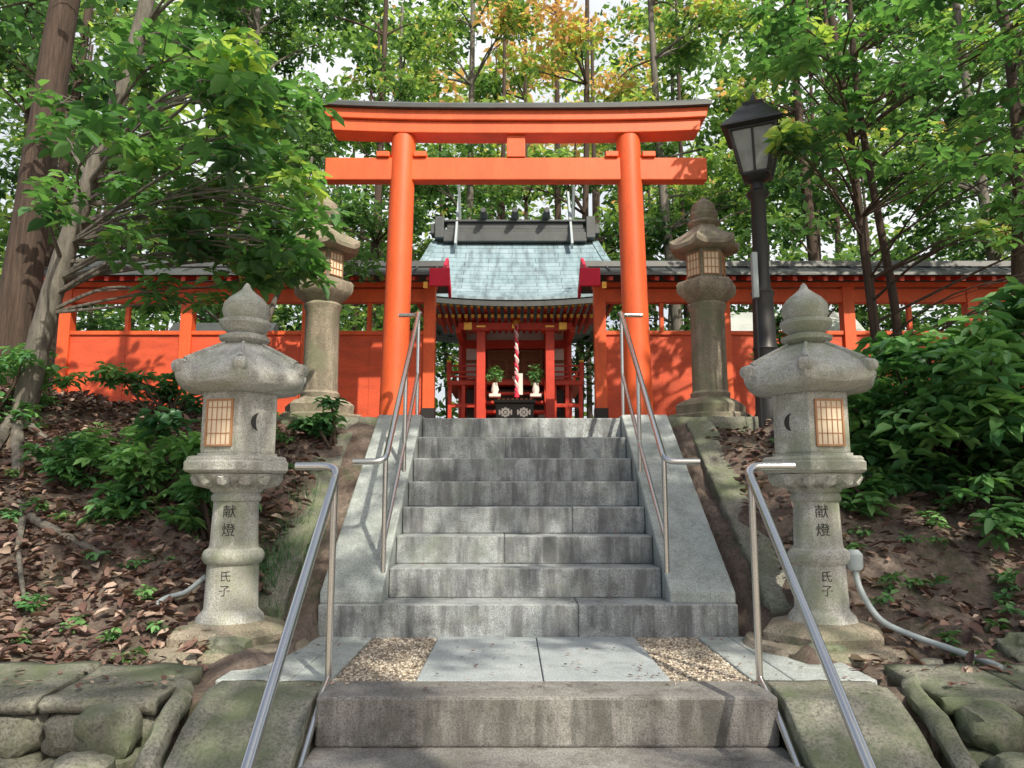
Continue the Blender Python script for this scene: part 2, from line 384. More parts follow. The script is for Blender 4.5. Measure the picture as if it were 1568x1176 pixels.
me=bpy.data.meshes.new('gravel_pebbles'); me.from_pydata(V.tolist(),[],[tuple(i*6+q for q in t) for i in range(n) for t in tri]); me.materials.append(GRAVEL)
o=bpy.data.objects.new('gravel_pebbles',me); scene.collection.objects.link(o); o.parent=e
# lower stairs
e=empty('lower_stone_stairs'); m=MB()
for k in range(1,4):
    y1=3.928-(k-1)*.33; m.box(-.98,1.34,y1-.33,y1+.03,-2.0,-1.0-.2355*k-.002)
m.obj('steps',STEP_D,e,bevel=.015)
m=MB()
for a,b in((-1.56,-.995),(1.355,1.93)):
    m.prism([(4.262,-.998),(4.262,-1.95),(2.4,-1.95),(2.4,-1.93),(3.95,-1.02),(4.1,-.998)],a,b)
m.obj('side_slope_stones',MOSSY,e,rough=.03)
m=MB().box(-40,40,-30,2.6,-2.1,-1.93); m.obj('lower_path',GRAVEL,e)
# retaining walls
for sgn,xa,xb in((-1,-7.5,-1.75),(1,2.12,8)):
    e=empty('retaining_wall')
    m=MB()
    m.prism([(4.08,-1.05),(3.92,-2.0),(4.35,-2.0),(4.35,-1.05)],xa,xb)
    m.obj('earth_core',SOIL,e)
    m=MB(); sd0=1
    for row in range(5):
        zz=-1.17-.2*row; x=xa if sgn<0 else xb
        x=xa+R.uniform(0,.2)
        while x<xb:
            w=R.uniform(.13,.24); sd0+=1
            if x+w<xb+.1: rockverts(m,x+w,4.02-.035*row+R.uniform(-.02,.02),zz+R.uniform(-.03,.03),w*1.08,.13,.125,sd0,3,.35)
            x+=2*w*.93
    # return walls running down beside the lower stairs
    xr=-1.9 if sgn<0 else 2.27
    for k in range(6):
        y=3.85-.27*k; zt=-1.12-.15*k
        for row in range(3):
            if zt-.2*row>-2.0: sd0+=1; rockverts(m,xr+R.uniform(-.03,.03)-sgn*0,y,zt-.2*row,.15,.165,.13,sd0,3,.35)
    m.obj('masonry_stones',MOSSY,e,smooth=True)
    m=MB(); x=xa
    while x<xb-.05:
        w=min(R.uniform(.5,.9),xb-x)
        if xb-x-w<.3: w=xb-x
        q=R.uniform(-.03,.02); zt=-.985+R.uniform(-.02,.02); yb=4.45+R.uniform(-.05,.08)
        m.prism([(3.94+q,-1.08),(3.92+q,-1.03),(3.96+q,-1.005),(4.15,zt),(yb,zt+.03),(yb,-1.08)],x+.008,x+w-.008); x+=w
    m.obj('cap_stones',MOSSY,e,rough=.05)
    m=MB()
    if sgn<0: m.tube(spline([(-1.62,2.4,-1.96),(-1.64,3.2,-1.54),(-1.66,3.8,-1.12),(-1.74,4.2,-1.04),(-2.0,4.5,-1.03)],10),.055,10,wob=.1)
    else: m.tube(spline([(2.02,2.4,-1.96),(2.04,3.2,-1.54),(2.05,3.8,-1.12),(2.12,4.2,-1.04),(2.35,4.5,-1.03)],10),.055,10,wob=.1)
    m.obj('drain_kerb',MOSSY,e,smooth=True)
# ------------------------------------------------------------------ torii
e=empty('torii_gate'); cx=.05; ty=9.0
m=MB()
for sg in(-1,1):
    pts=[(cx+sg*(1.475-.065*t),ty,.72+(4.42-.72)*t) for t in(0,.25,.5,.75,1)]
    m.tube(pts,[.165,.162,.158,.154,.15],28)
m.obj('pillars',VERM,e,smooth=True)
def cbeam(mb,x0,x1,y0,y1,zf,h,n=16,slant=0):
    rs=[]
    for i in range(n+1):
        x=x0+(x1-x0)*i/n; z=zf(x); sl=slant*(x-(x0+x1)/2)/((x1-x0)/2)
        rs.append([(x,y0,z),(x,y1,z),(x+sl,y1,z+h),(x+sl,y0,z+h)])
    mb.rings(rs)
lift=lambda x:.05*abs((x-cx)/2.4)**3
m=MB(); m.box(cx-2.37,cx+2.37,ty-.085,ty+.085,3.84,4.13); m.obj('tie_beam',VERM,e,bevel=.012)
m=MB(); cbeam(m,cx-2.28,cx+2.28,ty-.15,ty+.15,lambda x:4.42+lift(x),.15,slant=.02); cbeam(m,cx-2.36,cx+2.36,ty-.19,ty+.19,lambda x:4.572+lift(x),.13,slant=.03)
m.obj('lintel',VERM,e,bevel=.01)
m=MB(); cbeam(m,cx-2.41,cx+2.41,ty-.25,ty+.25,lambda x:4.704+lift(x),.05,slant=.02)
rs=[]
for i in range(17):
    x=cx-2.4+4.8*i/16; z=4.754+lift(x); rs.append([(x,ty-.25,z),(x,ty+.25,z),(x,ty,z+.15)])
m.rings(rs); m.obj('lintel_roof',DARK,e)
m=MB(); m.box(cx-.115,cx+.115,ty-.1,ty+.1,4.132,4.418)
for sg in(-1,1):
    xx=cx+sg*1.42
    for d in(-1,1): m.prism([(ty-.12,4.132),(ty+.12,4.132),(ty+.12,4.20),(ty-.12,4.20)],*sorted((xx+d*.15,xx+d*.31)))
m.obj('centre_strut_and_wedges',VERM,e,bevel=.008)
m=MB()
for sg in(-1,1): m.lathe(cx+sg*1.475,ty,[(.21,.72),(.21,.86),(.18,.9)],24)
m.obj('pillar_bases',BLACK,e,smooth=True)
# ------------------------------------------------------------------ wall
def wall(xa,xb,inner):
    e=empty('shrine_wall'); y=11.0
    m=MB(); n=max(2,round(abs(xb-xa)/1.85)); px=[xa+(xb-xa)*i/n for i in range(n+1)]
    for p in px: m.box(p-.085,p+.085,y-.085,y+.085,.72,3.04)
    m.box(xa,xb,y-.07,y+.07,2.80,3.0)
    m.box(xa,xb,y-.06,y+.06,2.31,2.37)
    m.box(xa,xb,y-.075,y+.075,.86,1.0)
    m.box(xa-.1,xb+.1,y-.10,y+.10,3.03,3.10)
    for p in px[:-1]:
        for q in (.5,): m.box(p+abs(xb-xa)/n*q-.03,p+abs(xb-xa)/n*q+.03,y-.035,y+.035,2.37,2.80)
    m.obj('frame',VERM,e,bevel=.006)
    m=MB(); x=xa
    while x<xb-.01:
        w=min(.9,xb-x); m.box(x+.001,x+w-.001,y-.03+R.uniform(-.003,.003),y+.03,.95,2.312); x+=w
    m.obj('boards',VERM_W,e,bevel=.003)
    m=MB(); x=xa-.1
    while x<xb+.1:
        m.add([(x-.03,y-.46,3.02),(x+.03,y-.46,3.02),(x+.03,y,3.17),(x-.03,y,3.17),(x-.03,y-.46,3.08),(x+.03,y-.46,3.08),(x+.03,y,3.22),(x-.03,y,3.22)],[(0,3,2,1),(4,5,6,7),(0,1,5,4),(1,2,6,5),(2,3,7,6),(3,0,4,7)]); x+=.22
    m.obj('rafters',RED,e)
    m=MB(); m.prism([(y-.52,3.085),(y-.5,3.14),(y,3.36),(y+.5,3.14),(y+.52,3.085),(y,3.25)],xa-.22,xb+.22)
    m.prism([(y-.09,3.34),(y-.06,3.44),(y+.06,3.44),(y+.09,3.34)],xa-.24,xb+.24)
    x=xa-.2
    while x<xb+.2:
        m.add([(x-.012,y-.515,3.15),(x+.012,y-.515,3.15),(x+.012,y-.1,3.33),(x-.012,y-.1,3.33),(x-.012,y-.515,3.168),(x+.012,y-.515,3.168),(x+.012,y-.1,3.35),(x-.012,y-.1,3.35)],[(0,3,2,1),(4,5,6,7),(0,1,5,4),(1,2,6,5),(2,3,7,6),(3,0,4,7)]); x+=.3
    m.obj('roof',DARK,e,bevel=.006)
    m=MB(); xi=inner; s=1 if inner==xb else -1
    x0,x1=sorted((xi+s*.225,xi+s*.27))
    m.prism([(y-.56,3.02),(y-.56,3.17),(y,3.5),(y+.56,3.17),(y+.56,3.02),(y,3.28)],x0,x1)
    x0,x1=sorted((xi+s*.05,xi+s*.34)); m.box(x0,x1,y-.62,y-.565,2.9,3.16)
    m.obj('gable_board',CRIM,e,bevel=.01)
    m=MB(); m.box(xi-.095,xi+.095,y-.095,y+.095,.72,1.22); m.obj('post_shoe',BLACK,e)
    m=MB(); m.box(xi-.03,xi+.03,y-.64,y-.622,2.86,2.95)
    m.obj('gilt_tip',GOLD,e)
wall(-6.6,-1.22,-1.22); wall(1.30,10.5,1.30)
# ------------------------------------------------------------------ main hall
e=empty('shrine_hall'); cx=.06
sec=[(12.3,3.24),(12.55,3.31),(12.85,3.45),(13.2,3.68),(13.6,4.0),(14.1,4.45),(14.6,4.97)]
def hw(y): return 1.90 if y<13.4 else 1.90-(y-13.4)/1.2*.30
def sag(x,y): return .12*((x-cx)/1.8)**2*max(0,(14.6-y)/2.3)
def roofshell(m,sec,t0,inset=0):
    nxr=24; top=[];bot=[]
    for (y,z) in sec:
        w=hw(y if y<=14.6 else 29.2-y)-inset
        top.append([(cx+w*(-1+2*i/nxr),y,z+sag(cx+w*(-1+2*i/nxr),y if y<=14.6 else 29.2-y)) for i in range(nxr+1)])
        bot.append([(p[0],p[1],p[2]-t0) for p in top[-1]])
    vs=[p for r in top for p in r]+[p for r in bot for p in r]; K=len(sec)*(nxr+1); w=nxr+1; fs=[]
    for j in range(len(sec)-1):
        for i in range(nxr):
            a=j*w+i; fs.append((a,a+1,a+w+1,a+w)); fs.append((K+a,K+a+w,K+a+w+1,K+a+1))
        fs.append((j*w,(j+1)*w,K+(j+1)*w,K+j*w)); a=j*w+nxr; fs.append((a,K+a,K+a+w,a+w))
    for i in range(nxr): fs.append((i,K+i,K+i+1,i+1)); a=(len(sec)-1)*w+i; fs.append((a,a+1,K+a+1,K+a))
    m.add(vs,fs)
back=[(29.2-y,z) for y,z in sec[::-1]][1:]
m=MB(); roofshell(m,sec,.05); roofshell(m,[sec[-1]]+back[:5],.05); m.obj('roof_copper',COPPER,e)
m=MB(); roofshell(m,[(y+.02,z-.052) for y,z in sec],.10,.03); m.obj('roof_underlayer',DARK,e)
m=MB()
for sg in(-1,1):
    for s2 in(0,1):
        rs=[]
        for y,z in sec:
            x=cx+sg*(hw(y)+.0); yy=y if s2==0 else 29.2-y; zz=z+sag(x,y)
            rs.append([(x-.05*1,yy,zz-.2),(x+.05,yy,zz-.2),(x+.07,yy,zz+.03),(x-.07,yy,zz+.03)])
        m.rings(rs)
m.obj('barge_boards',COPPER,e)
m=MB(); m.box(cx-1.42,cx+1.42,14.42,14.78,4.93,5.12).box(cx-1.5,cx+1.5,14.47,14.73,5.122,5.2).box(cx-1.36,cx+1.36,14.5,14.7,5.202,5.34).box(cx-1.42,cx+1.42,14.44,14.76,5.342,5.39)
for sg in(-1,1):
    m.box(cx+sg*1.5-.09,cx+sg*1.5+.09,14.4,14.8,5.0,5.44)
    m.box(cx+sg*1.62-.06,cx+sg*1.62+.06,14.45,14.75,5.1,5.3)
m.obj('ridge',DARK,e,bevel=.015)
m=MB()
for x in(-.62,.0,.62): m.tube([(cx+x,14.1,5.46),(cx+x,14.35,5.46),(cx+x,14.6,5.46),(cx+x,14.85,5.46),(cx+x,15.1,5.46)],[.05,.075,.08,.075,.05],14)
m.obj('ridge_billets',DARK,e,smooth=True)
m=MB()
for sg in(-1,1):
    for d in(-1,1): m.obox((cx+sg*1.13+d*.025,14.6+d*.0,5.45),.022,.075,.85,0,d*rad(33))
m.obj('forked_finials',PIPE,e,bevel=.004)
m=MB()
for k in range(30):
    x=cx-1.65+3.3*k/29; m.box(x-.025,x+.025,12.42,14.0,3.07+sag(x,12.4),3.13+sag(x,12.4))
for k in range(24):
    x=cx-1.3+2.6*k/23; m.box(x-.025,x+.025,12.7,14.0,2.98,3.035)
m.obj('rafters',RED,e)
m=MB()
for k in range(30):
    x=cx-1.65+3.3*k/29; m.box(x-.027,x+.027,12.405,12.418,3.068+sag(x,12.4),3.132+sag(x,12.4))
for k in range(24):
    x=cx-1.3+2.6*k/23; m.box(x-.027,x+.027,12.685,12.698,2.978,3.037)
m.obj('gilt_rafter_ends',YEL,e)
m=MB(); col=.6
for sg in(-1,1):
    m.box(cx+sg*col-.075,cx+sg*col+.075,12.95,13.1,.9,2.9)
    m.box(cx+sg*col-.15,cx+sg*col+.15,12.9,13.15,2.8,2.86)
    for xx in(.62,1.0):
        m.tube([(cx+sg*xx,14.2,.8),(cx+sg*xx,14.2,3.4)],.075,14)
    m.tube([(cx+sg*1.0,15.6,.8),(cx+sg*1.0,15.6,3.4)],.075,10)
    m.box(cx+sg*1.0-.05,cx+sg*1.0+.05,13.0,14.2,2.78,2.88)
m.box(cx-1.0,cx+1.0,12.97,13.08,2.83,2.96)
m.box(cx-1.05,cx+1.05,14.14,14.26,2.72,2.88).box(cx-1.05,cx+1.05,14.14,14.26,2.04,2.14)
m.box(cx-1.25,cx+1.25,13.72,15.8,1.96,2.04)
for sg in(-1,1):
    for x in(.72,.95,1.2): m.box(cx+sg*x-.035,cx+sg*x+.035,13.74,13.81,.8,1.96)
    m.box(cx+sg*.95-.28,cx+sg*.95+.28,13.745,13.8,1.55,1.62)
    for z in(2.12,2.21,2.32): m.box(cx+sg*.97-.3,cx+sg*.97+.3,13.75,13.79,z-.015,z+.015)
    for x in(.69,1.22): m.box(cx+sg*x-.035,cx+sg*x+.035,13.735,13.805,2.04,2.38)
    m.box(cx+sg*1.22-.02,cx+sg*1.22+.02,13.8,15.6,2.30,2.34)
for k in range(5): m.box(cx-.52,cx+.52,13.1+.13*k,13.72,1.05+.18*k,1.05+.18*k+.05)
for sg in(-1,1): m.add([(cx+sg*.55-.03,13.05,.95),(cx+sg*.55+.03,13.05,.95),(cx+sg*.55+.03,13.72,1.85),(cx+sg*.55-.03,13.72,1.85),(cx+sg*.55-.03,13.05,1.2),(cx+sg*.55+.03,13.05,1.2),(cx+sg*.55+.03,13.72,2.04),(cx+sg*.55-.03,13.72,2.04)],[(0,3,2,1),(4,5,6,7),(0,1,5,4),(1,2,6,5),(2,3,7,6),(3,0,4,7)])
m.obj('timber_frame',RED,e,bevel=.006)
m=MB()
for sg in(-1,1): m.box(cx+sg*.81-.12,cx+sg*.81+.12,14.17,14.23,2.14,2.72)
m.box(cx-1,cx+1,14.25,14.3,2.89,3.3); m.box(cx-1.02,cx-.98,14.28,15.6,2.1,3.3).box(cx+.98,cx+1.02,14.28,15.6,2.1,3.3)
m.obj('plaster_panels',WHITE,e)
m=MB()
for sg in(-1,1): m.box(cx+sg*.81-.115,cx+sg*.81+.115,14.15,14.168,2.44,2.5)
m.box(cx-.5,cx+.5,14.27,14.31,2.14,2.72)
for k in range(4): 
    x=cx-.5+1.0*k/3; m.box(x-.03,x+.03,14.21,14.268,2.14,2.72)
for z in(2.3,2.5,2.68): m.box(cx-.5,cx+.5,14.225,14.262,z-.02,z+.02)
m.obj('lattice_doors',WOOD,e)
m=MB(); m.box(cx-.9,cx+.9,13.9,15.5,.8,1.9); m.box(cx-.55,cx+.55,14.32,14.36,2.1,2.8); m.obj('painted_void_shade',BLKW_VOID,e)  # black blocks paint the shade under the floor and behind the doors
m=MB()
for sg in(-1,1):
    m.box(cx+sg*col-.08,cx+sg*col+.08,12.94,13.11,2.862,2.9); m.box(cx+sg*.83-.07,cx+sg*.83+.07,12.96,13.09,2.828,2.962)
    m.box(cx+sg*1.22-.04,cx+sg*1.22+.04,13.73,13.81,2.38,2.43)
m.box(cx-.06,cx+.06,12.955,12.968,2.85,2.94)
m.obj('gilt_fittings',GOLD,e,bevel=.004)
m=MB(); m.lathe(cx+.03,13.4,[(.07,2.0),(.09,2.06),(.02,2.08)],20)
for sg in(-1,1): m.lathe(cx+sg*.36,13.2,[(.045,1.72),(.07,1.8),(.05,1.88),(.05,1.92)],16); m.box(cx+sg*.36-.1,cx+sg*.36+.1,13.1,13.3,1.67,1.72)
m.box(cx+.03,cx+.13,13.25,13.27,1.72,2.1)
m.obj('white_offerings',WHITE,e,smooth=True)
foliage('sakaki_sprigs',[((cx-.36,13.2,2.08),(.14,.12,.18)),((cx+.36,13.2,2.08),(.14,.12,.18))],160,.09,LEAF_SH,e)
m=MB().box(cx-1.4,cx+1.4,12.75,16,.7,.95); m.obj('stone_base',GRANITE_B,e,bevel=.02)
# bell rope
e=empty('bell_rope'); pts=[(cx+.02+.008*math.sin(k*1.3),12.85,2.9-1.25*k/40) for k in range(41)]
for q,(mt,nm) in enumerate(((WHITE,'white_strand'),(CRIM,'red_strand'),(paint('pink_cloth',(.75,.3,.35),.7,.1),'pink_strand'))):
    MB().tube([(p[0]+.018*math.cos(k*.9+q*2.09),p[1]+.018*math.sin(k*.9+q*2.09),p[2]) for k,p in enumerate(pts)],.02,8).obj(nm,mt,e,smooth=True)
m=MB().lathe(cx+.02,12.85,[(.01,2.88),(.05,2.9),(.075,2.95),(.05,3.01),(.01,3.03)],18); m.obj('bell',GOLD,e,smooth=True)
m=MB(); m.lathe(cx+.02,12.85,[(.045,1.62),(.035,1.7),(.02,1.72)],14); m.obj('tassel',CRIM,e,smooth=True)
# offering box
e=empty('offering_box'); m=MB(); m.box(-.25,.33,11.5,11.85,.86,1.36).box(-.28,.36,11.46,11.89,1.362,1.41).box(-.27,.35,11.48,11.87,.76,.862)
m.obj('chest',BLKW_VOID,e,bevel=.008)
m=MB()
for k in range(8): m.box(-.22+.07*k,-.18+.07*k,11.5,11.85,1.412,1.44)
m.obj('slats',WOOD,e)
m=MB()
for x in(-.1,.18):
    for k in range(8):
        a=k*math.pi/4; m.obox((x+.055*math.cos(a),11.494,1.22+.055*math.sin(a)),.02,.005,.02)
    m.obox((x,11.494,1.22),.022,.005,.022)
    for dx in(-.09,.09):
        m.obox((x+dx,11.494,1.22),.012,.004,.04)
m.obj('crests',WHITE,e)
# ------------------------------------------------------------------ annex roofs seen through the lattice
for nm,x0,x1,y0,z0,mt in(('annex_building',4.0,7.0,14.0,2.75,PALE),('annex_building',-6.6,-4.6,13.2,2.35,DARK)):
    e=empty(nm)
    MB().prism([(y0,z0),(y0+.5,z0+.28),(y0+1.3,z0+.95),(y0+2.1,z0+.28),(y0+2.6,z0),(y0+1.3,z0+.8)],x0,x1).obj('roof',mt,e)
    MB().box(x0+.3,x1-.3,y0+.5,y0+2.1,.7,z0+.1).obj('walls',WOOD,e)
    m=MB(); 
    for k in range(5): m.box(x0+.3+(x1-x0-.6)*k/4-.06,x0+.3+(x1-x0-.6)*k/4+.06,y0+.44,y0+.5,.7,z0+.1)
    m.obj('posts',WOOD,e)
# ------------------------------------------------------------------ lanterns
def txt(ch,size,x,y,z,r,parent,cx,cy,ang):
    try:
        c=bpy.data.curves.new('inscription','FONT'); c.body=ch; c.size=size; c.align_x='CENTER'; c.align_y='CENTER'
        o=bpy.data.objects.new('inscription',c); scene.collection.objects.link(o)
        bpy.context.view_layer.update(); dg=bpy.context.evaluated_depsgraph_get()
        me=bpy.data.meshes.new_from_object(o.evaluated_get(dg)); bpy.data.objects.remove(o)
        if len(me.vertices)==0: return
        for v in me.vertices:
            lx,lz=v.co.x,v.co.y; a=lx/r+ang-math.pi/2
            v.co=(cx+(r+.0015)*math.cos(a),cy+(r+.0015)*math.sin(a),z+lz)
        me.materials.clear(); me.materials.append(INK_HOLE)
        o=bpy.data.objects.new('inscription',me); scene.collection.objects.link(o); o.parent=parent
    except Exception as ex: print('txt',ex)
def face_local(m,cx,cy,z,ang,ap,u,hx,hy,hz,dz=0):
    d=Vector((math.cos(ang),math.sin(ang),0)); t=Vector((-d.y,d.x,0))
    c=Vector((cx,cy,z+dz))+d*ap+t*u
    m.obox(c,hx,hy,hz,ang+math.pi/2)
def lantern_front(x,y,rot,chars):
    e=empty('stone_lantern')
    m=MB()
    m.lathe(x,y,[(.50,-1.08),(.52,-1.0),(.49,-.955),(.40,-.95)],40,'round')
    m.lathe(x,y,[(.41,-.95),(.415,-.90),(.38,-.862),(.30,-.845),(.25,-.83)],48,'hex',rot)
    m.obj('base_stones',GRANITE_B,e,smooth=True)
    m=MB(); m.lathe(x,y,[(.23,-.86),(.21,-.80),(.178,-.765),(.172,-.75),(.165,-.47),(.185,-.455),(.198,-.43),(.198,-.40),(.185,-.375),(.162,-.362),(.155,-.34),(.145,-.06),(.158,-.05),(.163,-.03),(.158,-.012),(.148,0),(.165,.012),(.175,.03),(.17,.045)],40)
    m.lathe(x,y,[(.17,.045),(.24,.07),(.29,.105),(.30,.125),(.20,.128)],40)
    m.obj('post',GRANITE,e,smooth=True)
    m=MB(); 
    for k in range(12):
        a=k*math.pi/6; c=Vector((x+.25*math.cos(a),y+.25*math.sin(a),.093)); 
        m.tube([c+Vector((-.09*math.cos(a),-.09*math.sin(a),-.05)),c,c+Vector((.035*math.cos(a),.035*math.sin(a),.03))],[.02,.05,.03],8)
    m.obj('lotus_petals',GRANITE,e,smooth=True)
    m=MB(); m.lathe(x,y,[(.33,.128),(.365,.14),(.375,.15),(.375,.20),(.36,.212),(.36,.225),(.345,.24),(.29,.245),(.29,.262),(.1,.262)],48,'hex',rot)
    m.obj('platform',GRANITE,e,smooth=True)
    m=MB(); m.lathe(x,y,[(.268,.262),(.272,.28),(.272,.655),(.262,.672)],48,'hex',rot); m.obj('fire_box',GRANITE,e,bevel=.006)
    m=MB(); m.lathe(x,y,[(.25,.665),(.42,.70),(.455,.712,.02),(.47,.735,.035),(.468,.775,.05),(.44,.815,.05),(.38,.865,.03),(.30,.92,.015),(.22,.97,.005),(.15,1.01),(.12,1.03)],60,'hex',rot)
    for k in range(6):
        a=rot+k*math.pi/3; d=Vector((math.cos(a),math.sin(a),0)); t=Vector((-d.y,d.x,0)); c=Vector((x,y,.825))+d*.44
        m.tube([c-t*.045,c-t*.03,c+t*.03,c+t*.045],[.03,.045,.045,.03],14)
        m.tube([Vector((x,y,1.02))+d*.14,Vector((x,y,.945))+d*.28,Vector((x,y,.865))+d*.40],[.012,.016,.03],8)
    m.obj('roof',GRANITE,e,smooth=True)
    m=MB(); m.lathe(x,y,[(.12,1.025),(.165,1.05),(.17,1.075),(.13,1.09),(.11,1.10),(.15,1.13),(.175,1.165),(.17,1.19),(.14,1.20),(.145,1.215),(.158,1.26),(.15,1.31),(.115,1.355),(.07,1.39),(.035,1.42),(.018,1.455),(.004,1.47)],32)
    m.obj('jewel_finial',GRANITE,e,smooth=True)
    ap=.272*.866; fr=MB(); pa=MB(); ho=MB()
    for k,kind in((-2,'w'),(-1,'m'),(-3,'m'),(1,'w')):
        a=rot+rad(30)+k*math.pi/3
        if kind=='w':
            face_local(pa,x,y,.46,a,ap+.001,0,.088,.006,.145)
            for u in(-.092,.092): face_local(fr,x,y,.46,a,ap+.004,u,.006,.012,.155)
            for dz in(-.15,.15): face_local(fr,x,y,.46,a,ap+.004,0,.098,.013,.006,dz)
            for u in(-.055,-.018,.018,.055): face_local(fr,x,y,.46,a,ap+.005,u,.002,.007,.14)
            for dz in(-.07,.02,.1): face_local(fr,x,y,.46,a,ap+.005,0,.09,.0075,.002,dz)
        else:
            d=Vector((math.cos(a),math.sin(a),0)); t=Vector((-d.y,d.x,0)); c=Vector((x,y,.47))+d*(ap+.003)
            pts=[];n=16
            for i in range(n+1):
                q=math.pi*(.5+i/n*1.0)*1.0; pts.append(c+t*(.06*math.cos(q)+.01)+Vector((0,0,.06*math.sin(q))))
            inn=[c+t*(.022*math.cos(math.pi*(.5+i/n))+.01)+Vector((0,0,.06*math.sin(math.pi*(.5+i/n)))) for i in range(n,-1,-1)]
            ho.add(pts+inn[1:-1],[tuple(range(len(pts)+len(inn)-2))])
    pa.obj('paper_windows',PAPER,e); fr.obj('window_frames',WOODL,e); ho.obj('painted_moon_hole',INK_HOLE,e)  # moon hole is a flat crescent, its inner darkness painted black
    q=rad(4) if x<0 else rad(-8)
    txt('献',.09,0,0,-.125,.149,e,x,y,q); txt('燈',.09,0,0,-.245,.153,e,x,y,q)
    txt(chars[0],.075,0,0,-.54,.167,e,x,y,q); txt(chars[1],.075,0,0,-.63,.169,e,x,y,q)
    return e
lantern_front(-1.87,5.2,rad(-13),'氏子'); lantern_front(2.06,5.2,rad(6),'氏子')
def lantern_back(x,y,rot=0):
    e=empty('stone_lantern'); g=GRANITE_B
    m=MB(); m.lathe(x,y,[(.50,.70),(.50,.86),(.48,.88),(.40,.885),(.41,.98),(.36,1.02),(.26,1.06),(.22,1.08)],48,'hex',rot)
    m.obj('base_stones',g,e,smooth=True)
    m=MB(); m.lathe(x,y,[(.215,1.07),(.225,1.12),(.20,1.15),(.195,1.6),(.195,2.08),(.21,2.11),(.22,2.15),(.20,2.18)],36)
    m.lathe(x,y,[(.20,2.18),(.27,2.23),(.34,2.29),(.355,2.32),(.355,2.40),(.33,2.43),(.24,2.45)],48,'hex',rot)
    m.obj('post_and_platform',g,e,smooth=True)
    m=MB(); m.lathe(x,y,[(.225,2.44),(.23,2.46),(.23,2.79),(.22,2.80)],48,'hex',rot); m.obj('fire_box',g,e,bevel=.006)
    m=MB(); m.lathe(x,y,[(.22,2.79),(.38,2.80),(.42,2.805,.05),(.425,2.85,.07),(.36,2.91,.04),(.27,2.98,.02),(.19,3.06),(.14,3.12)],60,'hex',rot)
    m.lathe(x,y,[(.14,3.11),(.19,3.14),(.19,3.165),(.13,3.18),(.14,3.21),(.165,3.25),(.16,3.28),(.13,3.29),(.14,3.33),(.13,3.38),(.08,3.42),(.03,3.46),(.005,3.49)],32)
    m.obj('roof_and_finial',g,e,smooth=True)
    fr=MB(); pa=MB(); ap=.23*.866
    for k in(-2,-1,-3):
        a=rot+rad(30)+k*math.pi/3
        face_local(pa,x,y,2.62,a,ap+.001,0,.085,.005,.125)
        for u in(-.088,.088,0,-.045,.045): face_local(fr,x,y,2.62,a,ap+.004,u,.004,.01,.135)
        for dz in(-.13,-.05,.05,.13): face_local(fr,x,y,2.62,a,ap+.004,0,.094,.011,.004,dz)
    pa.obj('paper_windows',PAPER,e); fr.obj('window_frames',WOODL,e)
lantern_back(2.27,8.6,rad(4)); lantern_back(-2.2,8.6,rad(-6))
# ------------------------------------------------------------------ handrails
def rail(pts,posts,extra=None,r=.024):
    e=empty('handrail'); MB().tube(fillet(pts,.09,6),r,14).obj('rail',STEEL,e,smooth=True)
    m=MB(); c=MB()
    for (x,y,z0,z1) in posts:
        m.tube([(x,y,z0),(x,y,z1)],.019,12); c.lathe(x,y,[(.04,z0-.01),(.04,z0+.008),(.022,z0+.014)],16)
    m.obj('posts',STEEL,e,smooth=True); c.obj('post_flanges',STEEL,e,smooth=True)
    if extra: MB().tube(fillet(extra,.06,5),.018,12).obj('lower_rail',STEEL,e,smooth=True)
for x,o,xt in((-.955,-.24,-1.0),(1.15,.26,1.17)):
    zt=lambda y:.235+(y-5.72)*(1.93-.235)/(7.95-5.72)
    xx=lambda y:x+(xt-x)*(y-5.72)/2.23
    rail([(x+o,5.72,.235),(x,5.72,.235),(xt,7.95,1.93),(xt,8.1,1.93),(xt+o,8.12,1.93)],
         [(xx(5.76),5.76,-.779,zt(5.76)),(xx(6.9),6.9,.05,zt(6.9)),(xx(7.93),7.93,.768,zt(7.93))],
         [(xx(5.76),5.76,-.35),(xx(6.9),6.9,.45),(xx(7.93),7.93,1.25)])
for x,o in((-.975,-.24),(1.315,.27)):
    sl=.87
    rail([(x+o,4.28,.15),(x,4.28,.15),(x,1.9,.15-sl*2.38)],[(x,4.2,-1.0,.10),(x,2.9,-1.95,.12-sl*1.36)],[(x,4.2,-.97),(x,4.05,-1.02),(x,2.9,-1.75)])
# ------------------------------------------------------------------ street lamp
e=empty('street_lamp'); x,y=2.72,8.0
m=MB(); m.lathe(x,y,[(.15,.55),(.15,.8),(.13,.84),(.12,1.5),(.135,1.53),(.12,1.56),(.11,2.1),(.125,2.15),(.09,2.2),(.085,2.3),(.08,3.2),(.11,3.24),(.13,3.28),(.08,3.32),(.07,3.40),(.14,3.44),(.16,3.47)],24); m.obj('post',BLACK,e,smooth=True)
m=MB(); r45=rad(20)
m.lathe(x,y,[(.20,3.46),(.22,3.48),(.21,3.50),(.1,3.5)],32,'sq',r45)
m.lathe(x,y,[(.38,3.98),(.46,4.0),(.44,4.03),(.32,4.13),(.19,4.27),(.15,4.30),(.16,4.33),(.06,4.36),(.035,4.40),(.01,4.48)],48,'sq',r45)
for k in range(4):
    a=r45+k*math.pi/2
    m.tube([(x+.20*math.cos(a),y+.20*math.sin(a),3.49),(x+.345*math.cos(a),y+.345*math.sin(a),3.99)],.022,8)
    b=a+math.pi/2; p0=Vector((x+.345*math.cos(a),y+.345*math.sin(a),3.97)); p1=Vector((x+.345*math.cos(b),y+.345*math.sin(b),3.97)); m.tube([p0,p1],.018,6)
    q0=Vector((x+.20*math.cos(a),y+.20*math.sin(a),3.5)); q1=Vector((x+.2*math.cos(b),y+.2*math.sin(b),3.5)); m.tube([(q0+q1)/2,(p0+p1)/2],.012,6)
